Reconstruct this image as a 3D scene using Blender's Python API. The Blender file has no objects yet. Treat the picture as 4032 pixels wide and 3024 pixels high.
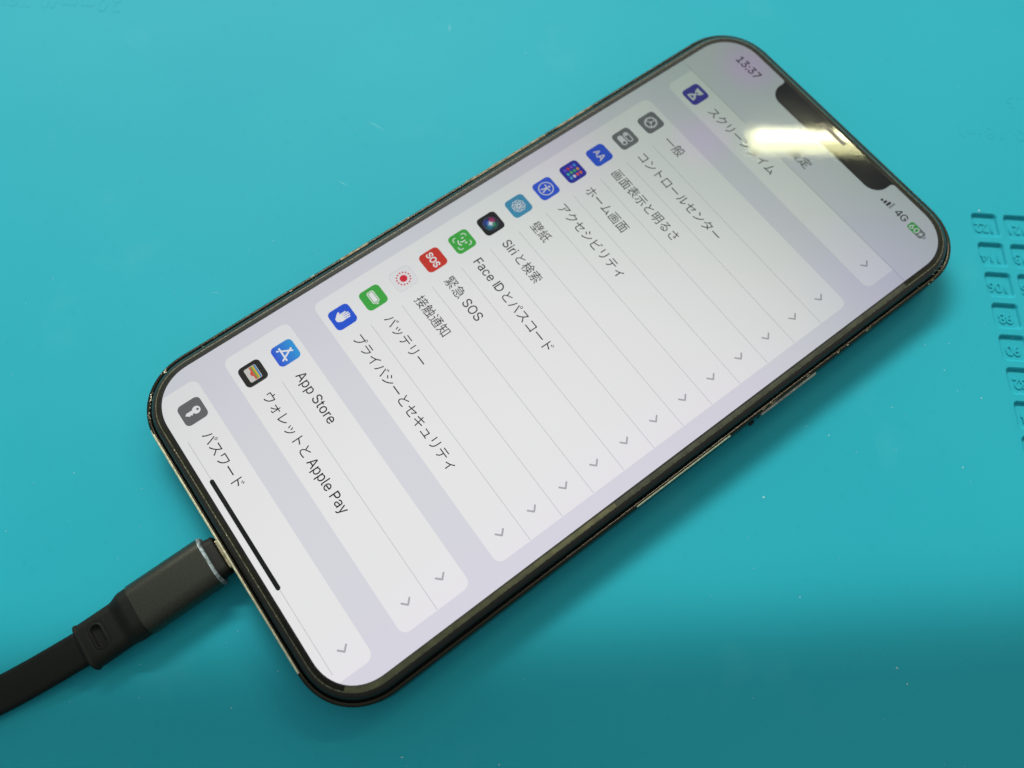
import bpy, bmesh, math, random
from mathutils import Vector, Matrix
from mathutils.geometry import tessellate_polygon
random.seed(7)
FONT = None
try:                                     # Blender's own bundled sans face, when this build carries it
    FONT = bpy.data.fonts.load(bpy.utils.system_resource('DATAFILES', path='fonts') + '/Inter.woff2')
except Exception:
    FONT = None
SC = bpy.context.scene
COL = SC.collection

def cap_height(font):
    c = bpy.data.curves.new('t', 'FONT'); c.body = 'H'; c.size = 1
    if font: c.font = font
    o = bpy.data.objects.new('t', c); COL.objects.link(o); me = bpy.data.meshes.new_from_object(o)
    h = max(v.co.y for v in me.vertices)
    bpy.data.objects.remove(o); bpy.data.meshes.remove(me); bpy.data.curves.remove(c)
    return h
LATK = 0.715 / cap_height(FONT) if FONT else 1.0
print('CAPH', cap_height(None), LATK)

# ------------------------------------------------------------------ units
# Phone layout is drawn in display points: x right, y down the screen, z up from the screen.
PT = 0.16638e-3            # one display point in metres
ZS = 0.0090                # height of the screen above the mat
def P(x, y, z=0.0):
    return Vector(((x - 214) * PT, -(y - 463) * PT, ZS + z * PT))

# ------------------------------------------------------------------ camera
cam_d = bpy.data.cameras.new('camera')
cam = bpy.data.objects.new('camera', cam_d)
COL.objects.link(cam)
SC.camera = cam
_m = Matrix(((0.594338, 0.804113, 0.012867), (-0.757736, 0.554556, 0.343955), (0.269443, -0.214176, 0.938898))).transposed()
cam.matrix_basis = Matrix.Translation((0.047293, -0.051483, 0.154447)) @ _m.to_4x4()
cam_d.sensor_width = 36
cam_d.lens = 27.57
cam_d.clip_start = 0.005
cam_d.clip_end = 20
cam_d.dof.use_dof = True
cam_d.dof.focus_distance = 0.149
cam_d.dof.aperture_fstop = 13

# ------------------------------------------------------------------ world (dim workshop interior)
world = bpy.data.worlds.new('World')
SC.world = world
world.use_nodes = True
nt = world.node_tree
for n in list(nt.nodes): nt.nodes.remove(n)
wo = nt.nodes.new('ShaderNodeOutputWorld'); bg = nt.nodes.new('ShaderNodeBackground')
tc = nt.nodes.new('ShaderNodeTexCoord'); dt = nt.nodes.new('ShaderNodeVectorMath'); dt.operation = 'DOT_PRODUCT'
dt.inputs[1].default_value = (-0.62, 0.45, 0.64)
mr = nt.nodes.new('ShaderNodeValToRGB')
mr.color_ramp.elements[0].position = 0.0; mr.color_ramp.elements[0].color = (0.025, 0.03, 0.03, 1)
mr.color_ramp.elements[1].position = 1.0; mr.color_ramp.elements[1].color = (0.45, 0.48, 0.49, 1)
ad = nt.nodes.new('ShaderNodeMath'); ad.operation = 'MULTIPLY_ADD'; ad.inputs[1].default_value = 0.5; ad.inputs[2].default_value = 0.5
nt.links.new(tc.outputs['Generated'], dt.inputs[0]); nt.links.new(dt.outputs['Value'], ad.inputs[0])
nt.links.new(ad.outputs[0], mr.inputs[0])
nt.links.new(mr.outputs['Color'], bg.inputs[0])
bg.inputs[1].default_value = 1.22
nt.links.new(bg.outputs[0], wo.inputs[0])

# ------------------------------------------------------------------ lamps
UP = Vector((-0.81, 0.59, 0))        # direction over the bench towards the top of the picture
RT = Vector((0.59, 0.81, 0))         # direction over the bench towards the right of the picture
def area(name, loc, sx, sy, power, color, rz):
    d = bpy.data.lights.new(name, 'AREA'); d.shape = 'RECTANGLE'; d.size = sx; d.size_y = sy
    d.energy = power; d.color = color
    o = bpy.data.objects.new(name, d); o.location = loc; o.rotation_euler = (0, 0, rz); COL.objects.link(o)
    return o
TUBE = P(-1926, -10996, 10818)
area('ceiling_tube_lamp', TUBE, 1.2, 0.088, 6.2, (1.0, 0.98, 0.50), math.radians(53.1))
area('ceiling_tube_core', TUBE + UP * 0.012 + Vector((0, 0, -0.01)), 1.16, 0.030, 4.2, (1.0, 0.98, 0.78), math.radians(53.1))
# row of added unseen spots; cut-off cones stand in for the camera holder's shadow
LS, LH, HALF = 1.60, 1.60, math.radians(89)
EDGE_S = -0.0725                              # where the cones end, measured along UP
th = math.atan2(LS - EDGE_S, LH) - HALF      # cone axis, from the vertical
RT2 = (RT + UP * 0.04).normalized()
for k in range(18):
    d = bpy.data.lights.new('added_spot', 'SPOT')
    d.energy = 20.3 * math.exp(-((k - 9.0) / 6.6) ** 2); d.color = (1.0, 0.98, 0.92); d.shadow_soft_size = 0.0055
    d.spot_size = 2 * HALF; d.spot_blend = 0.0045
    o = bpy.data.objects.new('added_spot', d)
    o.location = UP * LS + RT2 * (-1.55 + k * 0.110) + Vector((0, 0, LH))
    up2 = (UP - RT * 0.04).normalized()
    aim = -up2 * math.sin(th) - Vector((0, 0, 1)) * math.cos(th)
    o.rotation_euler = aim.to_track_quat('-Z', 'Y').to_euler()
    COL.objects.link(o)

SC.view_settings.view_transform = 'Standard'
SC.view_settings.look = 'None'
SC.view_settings.exposure = 0.0
SC.view_settings.gamma = 1.0

# ------------------------------------------------------------------ materials
def mat_new(name):
    m = bpy.data.materials.new(name); m.use_nodes = True
    return m, m.node_tree, m.node_tree.nodes['Principled BSDF']
def N(nt, typ, **kw):
    n = nt.nodes.new(typ)
    for k, v in kw.items(): setattr(n, k, v)
    return n
def noise(nt, scale, detail=3, rough=0.5, vec=None):
    n = N(nt, 'ShaderNodeTexNoise'); n.inputs['Scale'].default_value = scale
    n.inputs['Detail'].default_value = detail; n.inputs['Roughness'].default_value = rough
    if vec is None:
        t = N(nt, 'ShaderNodeTexCoord'); vec = t.outputs['Object']
    nt.links.new(vec, n.inputs['Vector'])
    return n
def ramp(nt, src, stops):
    r = N(nt, 'ShaderNodeValToRGB'); e = r.color_ramp.elements
    while len(e) < len(stops): e.new(0.5)
    for i, (p, c) in enumerate(stops):
        e[i].position = p; e[i].color = (*c, 1) if len(c) == 3 else c
    nt.links.new(src, r.inputs[0])
    return r
def bump(nt, bs, src, strength, dist):
    b = N(nt, 'ShaderNodeBump'); b.inputs['Strength'].default_value = strength; b.inputs['Distance'].default_value = dist
    nt.links.new(src, b.inputs['Height']); nt.links.new(b.outputs[0], bs.inputs['Normal'])
    return b

def m_plain(name, col, rough, metal=0.0, spec=0.5, nz=None, var=0.0, bumpd=0.0, coat=0.0):
    m, nt, bs = mat_new(name)
    bs.inputs['Roughness'].default_value = rough; bs.inputs['Metallic'].default_value = metal
    bs.inputs['Specular IOR Level'].default_value = spec; bs.inputs['Coat Weight'].default_value = coat
    bs.inputs['Coat Roughness'].default_value = 0.08
    bs.inputs['Base Color'].default_value = (*col, 1)
    if nz:
        n = noise(nt, nz, 4, 0.6)
        lo = tuple(c * (1 - var) for c in col); hi = tuple(min(1, c * (1 + var)) for c in col)
        r = ramp(nt, n.outputs['Fac'], [(0.3, lo), (0.7, hi)])
        nt.links.new(r.outputs[0], bs.inputs['Base Color'])
        if bumpd: bump(nt, bs, n.outputs['Fac'], 0.6, bumpd)
    return m

# silicone mat
M_MAT, nt, bs = mat_new('turquoise_silicone')
n1 = noise(nt, 14, 3, 0.5); n2 = noise(nt, 2600, 2, 0.6); n3 = noise(nt, 420, 3, 0.65)
r1 = ramp(nt, n1.outputs['Fac'], [(0.3, (0.014, 0.348, 0.425)), (0.7, (0.019, 0.372, 0.447))])
r3 = ramp(nt, n3.outputs['Fac'], [(0.60, (1, 1, 1)), (0.80, (0.90, 0.93, 0.93))])
mx = N(nt, 'ShaderNodeMix', data_type='RGBA', blend_type='MULTIPLY'); mx.inputs[0].default_value = 1.0
nt.links.new(r1.outputs[0], mx.inputs[6]); nt.links.new(r3.outputs[0], mx.inputs[7]); n4 = noise(nt, 38, 5, 0.6); r4 = ramp(nt, n4.outputs['Fac'], [(0.60, (0, 0, 0)), (0.78, (0.16, 0.16, 0.16))])
mx2 = N(nt, 'ShaderNodeMix', data_type='RGBA'); nt.links.new(r4.outputs[0], mx2.inputs[0]); nt.links.new(mx.outputs[2], mx2.inputs[6])
mx2.inputs[7].default_value = (0.12, 0.46, 0.50, 1); nt.links.new(mx2.outputs[2], bs.inputs['Base Color'])
bs.inputs['Roughness'].default_value = 0.62; bs.inputs['Specular IOR Level'].default_value = 0.16
bump(nt, bs, n2.outputs['Fac'], 0.25, 0.00003)

M_FLECK = m_plain('white_dust', (0.55, 0.72, 0.70), 0.7)
M_DARKFLECK = m_plain('dark_dirt', (0.03, 0.12, 0.13), 0.8)
M_SCRATCH = m_plain('scuffed_silicone', (0.06, 0.45, 0.50), 0.6)
M_CRUMB = m_plain('tan_crumb', (0.30, 0.22, 0.12), 0.7)

# phone body
M_RIM, nt, bs = mat_new('glossy_black_bezel')
bs.inputs['Base Color'].default_value = (0.012, 0.012, 0.008, 1)
n = noise(nt, 900, 4, 0.6)
r = ramp(nt, n.outputs['Fac'], [(0.35, (0.10, 0.10, 0.10)), (0.75, (0.34, 0.34, 0.34))])
nt.links.new(r.outputs[0], bs.inputs['Roughness'])
M_RING = m_plain('dark_olive_ring', (0.012, 0.012, 0.007), 0.45, spec=0.15, nz=500, var=0.35, bumpd=0.00002)
M_SHEEN = m_plain('olive_sheen_strip', (0.105, 0.105, 0.045), 0.45, nz=420, var=0.35, bumpd=0.00002)  # yellow-olive paints the bezel's reflected light into the colour
M_SHEEN_DIM = m_plain('dim_sheen_strip', (0.042, 0.044, 0.024), 0.45, nz=380, var=0.4, bumpd=0.00002)  # dimmer copy of the same painted reflection, for the upper border
M_EDGE = m_plain('worn_highlit_crease', (0.11, 0.11, 0.055), 0.35, nz=1800, var=0.9)  # pale olive paints the ridge highlight; the mottling is wear
M_GASKET = m_plain('black_gasket', (0.004, 0.004, 0.004), 0.7)
# gold-worn steel: dark coating with bright chips
M_FRAME, nt, bs = mat_new('graphite_steel_worn')
n = noise(nt, 700, 5, 0.72); n2 = noise(nt, 45, 2, 0.5)
am = N(nt, 'ShaderNodeMath', operation='MULTIPLY_ADD'); am.inputs[1].default_value = 0.55; 
nt.links.new(n2.outputs['Fac'], am.inputs[0]); nt.links.new(n.outputs['Fac'], am.inputs[2])
r = ramp(nt, am.outputs[0], [(1.02, (0.034, 0.031, 0.023)), (1.14, (0.70, 0.62, 0.38))])
nt.links.new(r.outputs[0], bs.inputs['Base Color'])
bs.inputs['Metallic'].default_value = 1.0; bs.inputs['Roughness'].default_value = 0.30
bump(nt, bs, n.outputs['Fac'], 0.4, 0.00003)
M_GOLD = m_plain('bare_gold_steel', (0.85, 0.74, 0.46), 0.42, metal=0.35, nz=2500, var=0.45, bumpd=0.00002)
M_BROWN = m_plain('brown_steel', (0.17, 0.135, 0.075), 0.5, metal=0.5, nz=2500, var=0.5)
M_CHIP = m_plain('bare_steel_chip', (0.95, 0.90, 0.66), 0.45, metal=0.6)
M_BUTTON = m_plain('side_button_metal', (0.34, 0.34, 0.29), 0.38, metal=1.0, nz=800, var=0.4)
M_MESH = m_plain('earpiece_mesh', (0.20, 0.18, 0.13), 0.8, nz=9000, var=0.6, bumpd=0.00002)
M_BLACKPANEL = m_plain('unlit_panel_black', (0.006, 0.007, 0.005), 0.5, spec=0.0)

# lit display: emission with the panel's own angular fall-off and a painted colour shift
ng = bpy.data.node_groups.new('panel_light', 'ShaderNodeTree')
ng.interface.new_socket('Color', in_out='INPUT', socket_type='NodeSocketColor')
ng.interface.new_socket('Shader', in_out='OUTPUT', socket_type='NodeSocketShader')
gi = ng.nodes.new('NodeGroupInput'); go = ng.nodes.new('NodeGroupOutput')
lw = ng.nodes.new('ShaderNodeLayerWeight')
lw.inputs['Blend'].default_value = 0.5
fr = ramp(ng, lw.outputs['Facing'], [(0.00, (0.82,)*3), (0.05, (0.80,)*3), (0.11, (0.75,)*3), (0.15, (0.68,)*3), (0.20, (0.54,)*3), (0.26, (0.41,)*3), (0.33, (0.30,)*3)])
tcg = ng.nodes.new('ShaderNodeTexCoord')
nz = noise(ng, 16, 1.5, 0.4, tcg.outputs['Object'])
tint = ramp(ng, nz.outputs['Fac'], [(0.36, (0.80, 1.0, 0.86)), (0.52, (0.92, 1.0, 0.92)), (0.60, (0.95, 0.95, 1.12)), (0.68, (1.06, 0.92, 1.10))])
ge = ng.nodes.new('ShaderNodeNewGeometry'); sx = ng.nodes.new('ShaderNodeSeparateXYZ'); ng.links.new(ge.outputs['Position'], sx.inputs[0])
nz.inputs['Scale'].default_value = 26; ng.links.new(ge.outputs['Position'], nz.inputs['Vector'])
edge = ramp(ng, sx.outputs['X'], [(0, (0, 0, 0)), (1, (1, 1, 1))])          # replaced below by a centred profile
mrx = ng.nodes.new('ShaderNodeMapRange'); mrx.inputs['From Min'].default_value = -214 * PT; mrx.inputs['From Max'].default_value = 214 * PT
ng.links.new(sx.outputs['X'], mrx.inputs['Value']); ng.links.new(mrx.outputs[0], edge.inputs[0])
el = edge.color_ramp.elements
el[0].position = 0.0; el[0].color = (1.0, 0.97, 1.02, 1); el[1].position = 1.0; el[1].color = (0.99, 0.965, 1.015, 1)
for p_, c_ in ((0.10, (0.97, 0.965, 0.985, 1)), (0.30, (0.985, 0.986, 0.985, 1)), (0.72, (0.985, 0.988, 0.985, 1)), (0.90, (0.99, 0.975, 1.0, 1))):
    e_ = el.new(p_); e_.color = c_
fm = ng.nodes.new('ShaderNodeMapRange'); fm.inputs['From Min'].default_value = 0.10; fm.inputs['From Max'].default_value = 0.27
fm.inputs['To Min'].default_value = 0.0; fm.inputs['To Max'].default_value = 1.0
ng.links.new(lw.outputs['Facing'], fm.inputs['Value'])
tm = N(ng, 'ShaderNodeMix', data_type='RGBA')
ng.links.new(edge.outputs[0], tm.inputs[6])
# lavender shimmer painted at set places over a greenish cast seen at a slant
cur = ramp(ng, nz.outputs['Fac'], [(0.3, (0.79, 1.0, 0.86)), (0.7, (0.90, 1.0, 0.92))]).outputs[0]
for bx, by, br, bc in ((62, 22, 62, (0.98, 0.88, 1.08)), (118, 158, 60, (0.98, 0.93, 1.08)), (405, 110, 150, (0.90, 0.96, 1.10)), (22, 330, 110, (0.97, 0.96, 1.03))):
    vd = ng.nodes.new('ShaderNodeVectorMath'); vd.operation = 'DISTANCE'; vd.inputs[1].default_value = P(bx, by, 0)
    ng.links.new(ge.outputs['Position'], vd.inputs[0])
    md = ng.nodes.new('ShaderNodeMapRange'); md.interpolation_type = 'SMOOTHSTEP'
    md.inputs['From Min'].default_value = br * PT; md.inputs['From Max'].default_value = 0; ng.links.new(vd.outputs['Value'], md.inputs['Value'])
    mm_ = N(ng, 'ShaderNodeMix', data_type='RGBA'); ng.links.new(md.outputs[0], mm_.inputs[0]); ng.links.new(cur, mm_.inputs[6]); mm_.inputs[7].default_value = (*bc, 1)
    cur = mm_.outputs[2]
ng.links.new(fm.outputs[0], tm.inputs[0]); ng.links.new(cur, tm.inputs[7])
m1 = N(ng, 'ShaderNodeMix', data_type='RGBA', blend_type='MULTIPLY'); m1.inputs[0].default_value = 1
m2 = N(ng, 'ShaderNodeMix', data_type='RGBA', blend_type='MULTIPLY'); m2.inputs[0].default_value = 1
ng.links.new(gi.outputs[0], m1.inputs[6]); ng.links.new(tm.outputs[2], m1.inputs[7])
ng.links.new(m1.outputs[2], m2.inputs[6]); ng.links.new(fr.outputs[0], m2.inputs[7])
em = ng.nodes.new('ShaderNodeEmission')
ng.links.new(m2.outputs[2], em.inputs[0]); ng.links.new(em.outputs[0], go.inputs[0])
def s2l(c): return tuple(((v / 255) / 12.92 if v / 255 <= 0.04045 else ((v / 255 + 0.055) / 1.055) ** 2.4) for v in c)
_ui = {}
def ui(rgb):
    if rgb in _ui: return _ui[rgb]
    m = bpy.data.materials.new('display_%02x%02x%02x' % rgb); m.use_nodes = True
    t = m.node_tree
    for n in list(t.nodes): t.nodes.remove(n)
    g = t.nodes.new('ShaderNodeGroup'); g.node_tree = ng; g.inputs[0].default_value = (*s2l(rgb), 1)
    o = t.nodes.new('ShaderNodeOutputMaterial'); t.links.new(g.outputs[0], o.inputs[0])
    _ui[rgb] = m
    return m
def ui_grad(name, stops, axis, lo, hi):
    """display colour running along object x or y (points)"""
    m = bpy.data.materials.new(name); m.use_nodes = True; t = m.node_tree
    for n in list(t.nodes): t.nodes.remove(n)
    tcx = t.nodes.new('ShaderNodeTexCoord'); sp = t.nodes.new('ShaderNodeSeparateXYZ'); t.links.new(tcx.outputs['Object'], sp.inputs[0])
    mp = t.nodes.new('ShaderNodeMapRange'); mp.inputs['From Min'].default_value = lo; mp.inputs['From Max'].default_value = hi
    t.links.new(sp.outputs[axis], mp.inputs['Value'])
    rr = ramp(t, mp.outputs[0], [(p, s2l(c)) for p, c in stops])
    g = t.nodes.new('ShaderNodeGroup'); g.node_tree = ng; t.links.new(rr.outputs[0], g.inputs[0])
    o = t.nodes.new('ShaderNodeOutputMaterial'); t.links.new(g.outputs[0], o.inputs[0])
    return m

# cover glass: clear, mirror-like, a little greasy
M_GLASS = bpy.data.materials.new('cover_glass'); M_GLASS.use_nodes = True; t = M_GLASS.node_tree
for n in list(t.nodes): t.nodes.remove(n)
tr = t.nodes.new('ShaderNodeBsdfTransparent'); gl = t.nodes.new('ShaderNodeBsdfGlossy'); fz = t.nodes.new('ShaderNodeFresnel'); fz.inputs[0].default_value = 1.5
ms = t.nodes.new('ShaderNodeMixShader'); ms2 = t.nodes.new('ShaderNodeMixShader'); df = t.nodes.new('ShaderNodeBsdfDiffuse'); df.inputs[0].default_value = (0.75, 0.78, 0.70, 1)
g1 = noise(t, 60, 1.5, 0.5); g2 = noise(t, 14, 2, 0.5)
gm = N(t, 'ShaderNodeMath', operation='MULTIPLY'); t.links.new(g1.outputs['Fac'], gm.inputs[0]); t.links.new(g2.outputs['Fac'], gm.inputs[1])
gr = ramp(t, gm.outputs[0], [(0.28, (0.000,)*3), (0.50, (0.016,)*3)])
rr = ramp(t, g1.outputs['Fac'], [(0.35, (0.028,)*3), (0.8, (0.065,)*3)])
t.links.new(rr.outputs[0], gl.inputs['Roughness'])
t.links.new(fz.outputs[0], ms.inputs[0]); t.links.new(tr.outputs[0], ms.inputs[1]); t.links.new(gl.outputs[0], ms.inputs[2])
t.links.new(gr.outputs[0], ms2.inputs[0]); t.links.new(ms.outputs[0], ms2.inputs[1]); t.links.new(df.outputs[0], ms2.inputs[2])
mo = t.nodes.new('ShaderNodeOutputMaterial'); t.links.new(ms2.outputs[0], mo.inputs[0])

# cable
M_SLEEVE = m_plain('black_anodised_sleeve', (0.055, 0.058, 0.044), 0.34, metal=0.8, nz=4200, var=0.30, bumpd=0.00003)
M_WORN = m_plain('worn_sleeve_lip', (0.20, 0.25, 0.26), 0.45, metal=0.3, nz=1500, var=0.8)
M_RUBBER = m_plain('matte_black_rubber', (0.0095, 0.0105, 0.007), 0.62, spec=0.22, nz=3800, var=0.3, bumpd=0.00002)
M_CORD = m_plain('black_flat_cord', (0.0065, 0.008, 0.0055), 0.6, spec=0.2, nz=4200, var=0.3, bumpd=0.00002)
M_TONGUE = m_plain('connector_metal', (0.62, 0.55, 0.34), 0.38, metal=0.9, nz=1500, var=0.4)

# ------------------------------------------------------------------ object helpers
def link(name, me, mats, parent=None, smooth=False):
    o = bpy.data.objects.new(name, me)
    for m in (mats if isinstance(mats, (list, tuple)) else [mats]):
        if m is not None: me.materials.append(m)
    COL.objects.link(o)
    if parent: o.parent = parent
    if smooth:
        for p in me.polygons: p.use_smooth = True
    return o
def empty(name, loc, **kw):
    o = bpy.data.objects.new(name, None); o.location = loc; o.empty_display_size = 0.01
    COL.objects.link(o)
    for k, v in kw.items(): o[k] = v
    return o
def mesh(name, vs, fs, mi=None):
    me = bpy.data.meshes.new(name); me.from_pydata([tuple(v) for v in vs], [], fs)
    if mi: me.polygons.foreach_set('material_index', mi)
    me.update()
    return me
def rr_pts(x0, y0, x1, y1, r, n=14, ex=2.0):
    """rounded rectangle outline (superelliptic corners), counter-clockwise in x-right y-up"""
    out = []
    for cx, cy, a0 in ((x1 - r, y1 - r, 0), (x0 + r, y1 - r, 90), (x0 + r, y0 + r, 180), (x1 - r, y0 + r, 270)):
        for i in range(n + 1):
            a = math.radians(a0 + 90 * i / n); c, s = math.cos(a), math.sin(a)
            out.append((cx + r * math.copysign(abs(c) ** (2 / ex), c), cy + r * math.copysign(abs(s) ** (2 / ex), s)))
    return out
def loft(name, rings, mats, parent=None, closed0=False, closed1=False, mi=None, smooth=True):
    n = len(rings[0]); vs = [v for r in rings for v in r]; fs = []; idx = []
    for k in range(len(rings) - 1):
        for i in range(n):
            j = (i + 1) % n
            fs.append((k * n + i, k * n + j, (k + 1) * n + j, (k + 1) * n + i)); idx.append(mi[k] if mi else 0)
    if closed0: fs.append(tuple(range(n - 1, -1, -1))); idx.append(mi[0] if mi else 0)
    if closed1: fs.append(tuple((len(rings) - 1) * n + i for i in range(n))); idx.append(mi[-1] if mi else 0)
    me = mesh(name, vs, fs, idx)
    bm = bmesh.new(); bm.from_mesh(me); bmesh.ops.recalc_face_normals(bm, faces=bm.faces); bm.to_mesh(me); bm.free()
    o = link(name, me, mats, parent)
    if smooth:
        for p in me.polygons: p.use_smooth = len(p.vertices) == 4
    return o

# ------------------------------------------------------------------ 2-D shapes for the display
def hand_glyph(ch, w=0.088):
    """I, P, D and 4 as bent bars on a 1-unit body, cap height 0.715"""
    h = 0.715; out = []
    def bar(x0, y0, x1, y1): out.append([(x0, y0), (x1, y0), (x1, y1), (x0, y1)])
    def ell(cx, cy, rx, ry, a0, a1, n=14):
        for k in range(n):
            a, b = (math.radians(a0 + (a1 - a0) * q / n) for q in (k, k + 1))
            out.append([(cx + (rx - w / 2) * math.cos(a), cy + (ry - w / 2) * math.sin(a)), (cx + (rx + w / 2) * math.cos(a), cy + (ry + w / 2) * math.sin(a)),
                        (cx + (rx + w / 2) * math.cos(b), cy + (ry + w / 2) * math.sin(b)), (cx + (rx - w / 2) * math.cos(b), cy + (ry - w / 2) * math.sin(b))])
    bar(0, 0, w, h) if ch != '4' else bar(0.36, 0, 0.36 + w, h)
    if ch == 'I': return out, w
    if ch == 'P':
        bar(w, h - w, 0.28, h); bar(w, 0.30, 0.28, 0.30 + w); ell(0.28, (h + 0.30) / 2, (h - 0.30) / 2 - w / 2, (h - 0.30) / 2 - w / 2, -90, 90)
        return out, 0.49
    if ch == 'D':
        bar(w, h - w, 0.22, h); bar(w, 0, 0.22, w); ell(0.22, h / 2, 0.31, h / 2 - w / 2, -90, 90)
        return out, 0.575
    bar(0.0, 0.15, 0.36, 0.15 + w); bar(0.36 + w, 0.15, 0.54, 0.15 + w)
    out.append([(0, 0.20), (0.07, 0.15 + w), (0.37, h), (0.355, h)][::1]); out.append([(0, 0.15 + w), (0.085, 0.15 + w), (0.40, h), (0.335, h)])
    return out, 0.54
class Shapes:
    """flat polygons in display points; every entry keeps its own little height"""
    def __init__(self): self.v = []; self.f = []; self.m = []; self.mats = []
    def mi(self, mat):
        if mat not in self.mats: self.mats.append(mat)
        return self.mats.index(mat)
    def poly(self, pts, mat, z):
        b = len(self.v); self.v += [(x, y, z) for x, y in pts]
        for tri in tessellate_polygon([[Vector((x, y, 0)) for x, y in pts]]):
            a, c, d = [pts[i] for i in tri]
            s = (c[0] - a[0]) * (d[1] - a[1]) - (c[1] - a[1]) * (d[0] - a[0])
            if abs(s) < 1e-9: continue
            tri = tuple(tri) if s < 0 else (tri[0], tri[2], tri[1])   # y is down: clockwise here faces up
            self.f.append(tuple(b + i for i in tri)); self.m.append(self.mi(mat))
    def disc(self, x, y, r, mat, z, n=24, ry=None):
        ry = ry or r
        self.poly([(x + r * math.cos(2 * math.pi * i / n), y + ry * math.sin(2 * math.pi * i / n)) for i in range(n)], mat, z)
    def rr(self, x0, y0, x1, y1, r, mat, z, n=6, ex=2.0):
        self.poly(rr_pts(x0, y0, x1, y1, r, n, ex), mat, z)
    def stroke(self, pts, w, mat, z, cap=True):
        for (ax, ay), (bx, by) in zip(pts, pts[1:]):
            L = math.hypot(bx - ax, by - ay)
            if L < 1e-9: continue
            nx, ny = -(by - ay) / L * w / 2, (bx - ax) / L * w / 2
            self.poly([(ax + nx, ay + ny), (bx + nx, by + ny), (bx - nx, by - ny), (ax - nx, ay - ny)], mat, z)
        if cap:
            for x, y in pts: self.disc(x, y, w / 2, mat, z + 0.004, 10)
    def arc(self, cx, cy, r, w, a0, a1, mat, z, n=None):
        n = n or max(6, int(abs(a1 - a0) / 10)); o = []; i_ = []
        for k in range(n + 1):
            a = math.radians(a0 + (a1 - a0) * k / n)
            o.append((cx + (r + w / 2) * math.cos(a), cy + (r + w / 2) * math.sin(a)))
            i_.append((cx + (r - w / 2) * math.cos(a), cy + (r - w / 2) * math.sin(a)))
        for k in range(n): self.poly([o[k], o[k + 1], i_[k + 1], i_[k]], mat, z)
    def text(self, body, x, y, size, mat, z, bold=0.0, align='LEFT', fit=None, sp=1.0, rot=0):
        """baseline at y; fit = wanted ink width"""
        runs, parts, px = [], [], 0.0
        for ch in body:
            k_ = 'J' if ord(ch) > 0x2000 else (ch if ch in 'IPD4' else 'L')
            if runs and ((runs[-1][0] == k_ and k_ in 'JL') or ch == ' '): runs[-1][1] += ch
            else: runs.append([k_, ch])
        for kind, txt in runs:
            if kind in 'IPD4':            # drawn by hand: these outlines fill badly
                polys, adv = hand_glyph(kind)
                vv, ff = [], []
                for pl in polys:
                    b0 = len(vv); vv += [(px + a_ * size, b_ * size) for a_, b_ in pl]; ff.append(list(range(b0, b0 + len(pl))))
                parts.append((vv, ff, 'L'))
                px += adv * size + size * (0.40 if txt.endswith(' ') else 0.09)
                continue
            c = bpy.data.curves.new('t', 'FONT'); c.body = txt.strip(); c.space_character = sp; c.resolution_u = 3
            c.size = size
            if kind == 'L' and FONT: c.font = FONT; c.size = size * LATK
            c.offset = 0.0 if c.size != size else bold
            o = bpy.data.objects.new('t', c); COL.objects.link(o)
            me = bpy.data.meshes.new_from_object(o)
            xs = [v.co.x for v in me.vertices]; a0, a1 = min(xs), max(xs)
            parts.append(([(v.co.x - a0 + px, v.co.y) for v in me.vertices], [list(p.vertices) for p in me.polygons], kind))
            px += (a1 - a0) + (size * 0.40 if txt.endswith(' ') else size * 0.12)
            bpy.data.objects.remove(o); bpy.data.meshes.remove(me); bpy.data.curves.remove(c)
        xs = [x_ for vv, _, _k in parts for x_, _y in vv]
        x0, x1 = min(xs), max(xs); k = fit / (x1 - x0) if fit else 1.0
        off = {'LEFT': 0, 'CENTER': -(x0 + x1) / 2 * k, 'INK': -x0 * k}[align]
        i = self.mi(mat)
        for vv, ff, kd in parts:
            sh = [(0, 0, 0)] if kd == 'J' or bold < .02 else [(q * bold, w_ * bold, .0015 * n_) for n_, (q, w_) in enumerate(((-1, 0), (1, 0), (0, 1), (0, -1)))]
            for dx, dy, dz in sh:
                b = len(self.v)
                for vx, vy in vv: self.v.append((x + vx * k + off + dx, y - vy + dy, z + dz))
                for p in ff: self.f.append(tuple(b + q for q in p)); self.m.append(i)
        return self
    def build(self, name, parent, origin=(0, 0)):
        ox, oy = origin
        o_loc = P(ox, oy, 0)
        vs = [(P(x, y, z) - o_loc) for x, y, z in self.v]
        me = mesh(name, vs, self.f, self.m)
        bm = bmesh.new(); bm.from_mesh(me)
        fl = [f for f in bm.faces if f.normal.z < 0]
        if fl: bmesh.ops.reverse_faces(bm, faces=fl)
        bm.to_mesh(me); bm.free()
        o = link(name, me, self.mats, parent)
        pl = parent.matrix_world_loc if False else None
        o.location = o_loc - parent_loc(parent)
        return o
def parent_loc(p):
    v = Vector((0, 0, 0))
    while p is not None:
        v += p.location; p = p.parent
    return v

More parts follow.
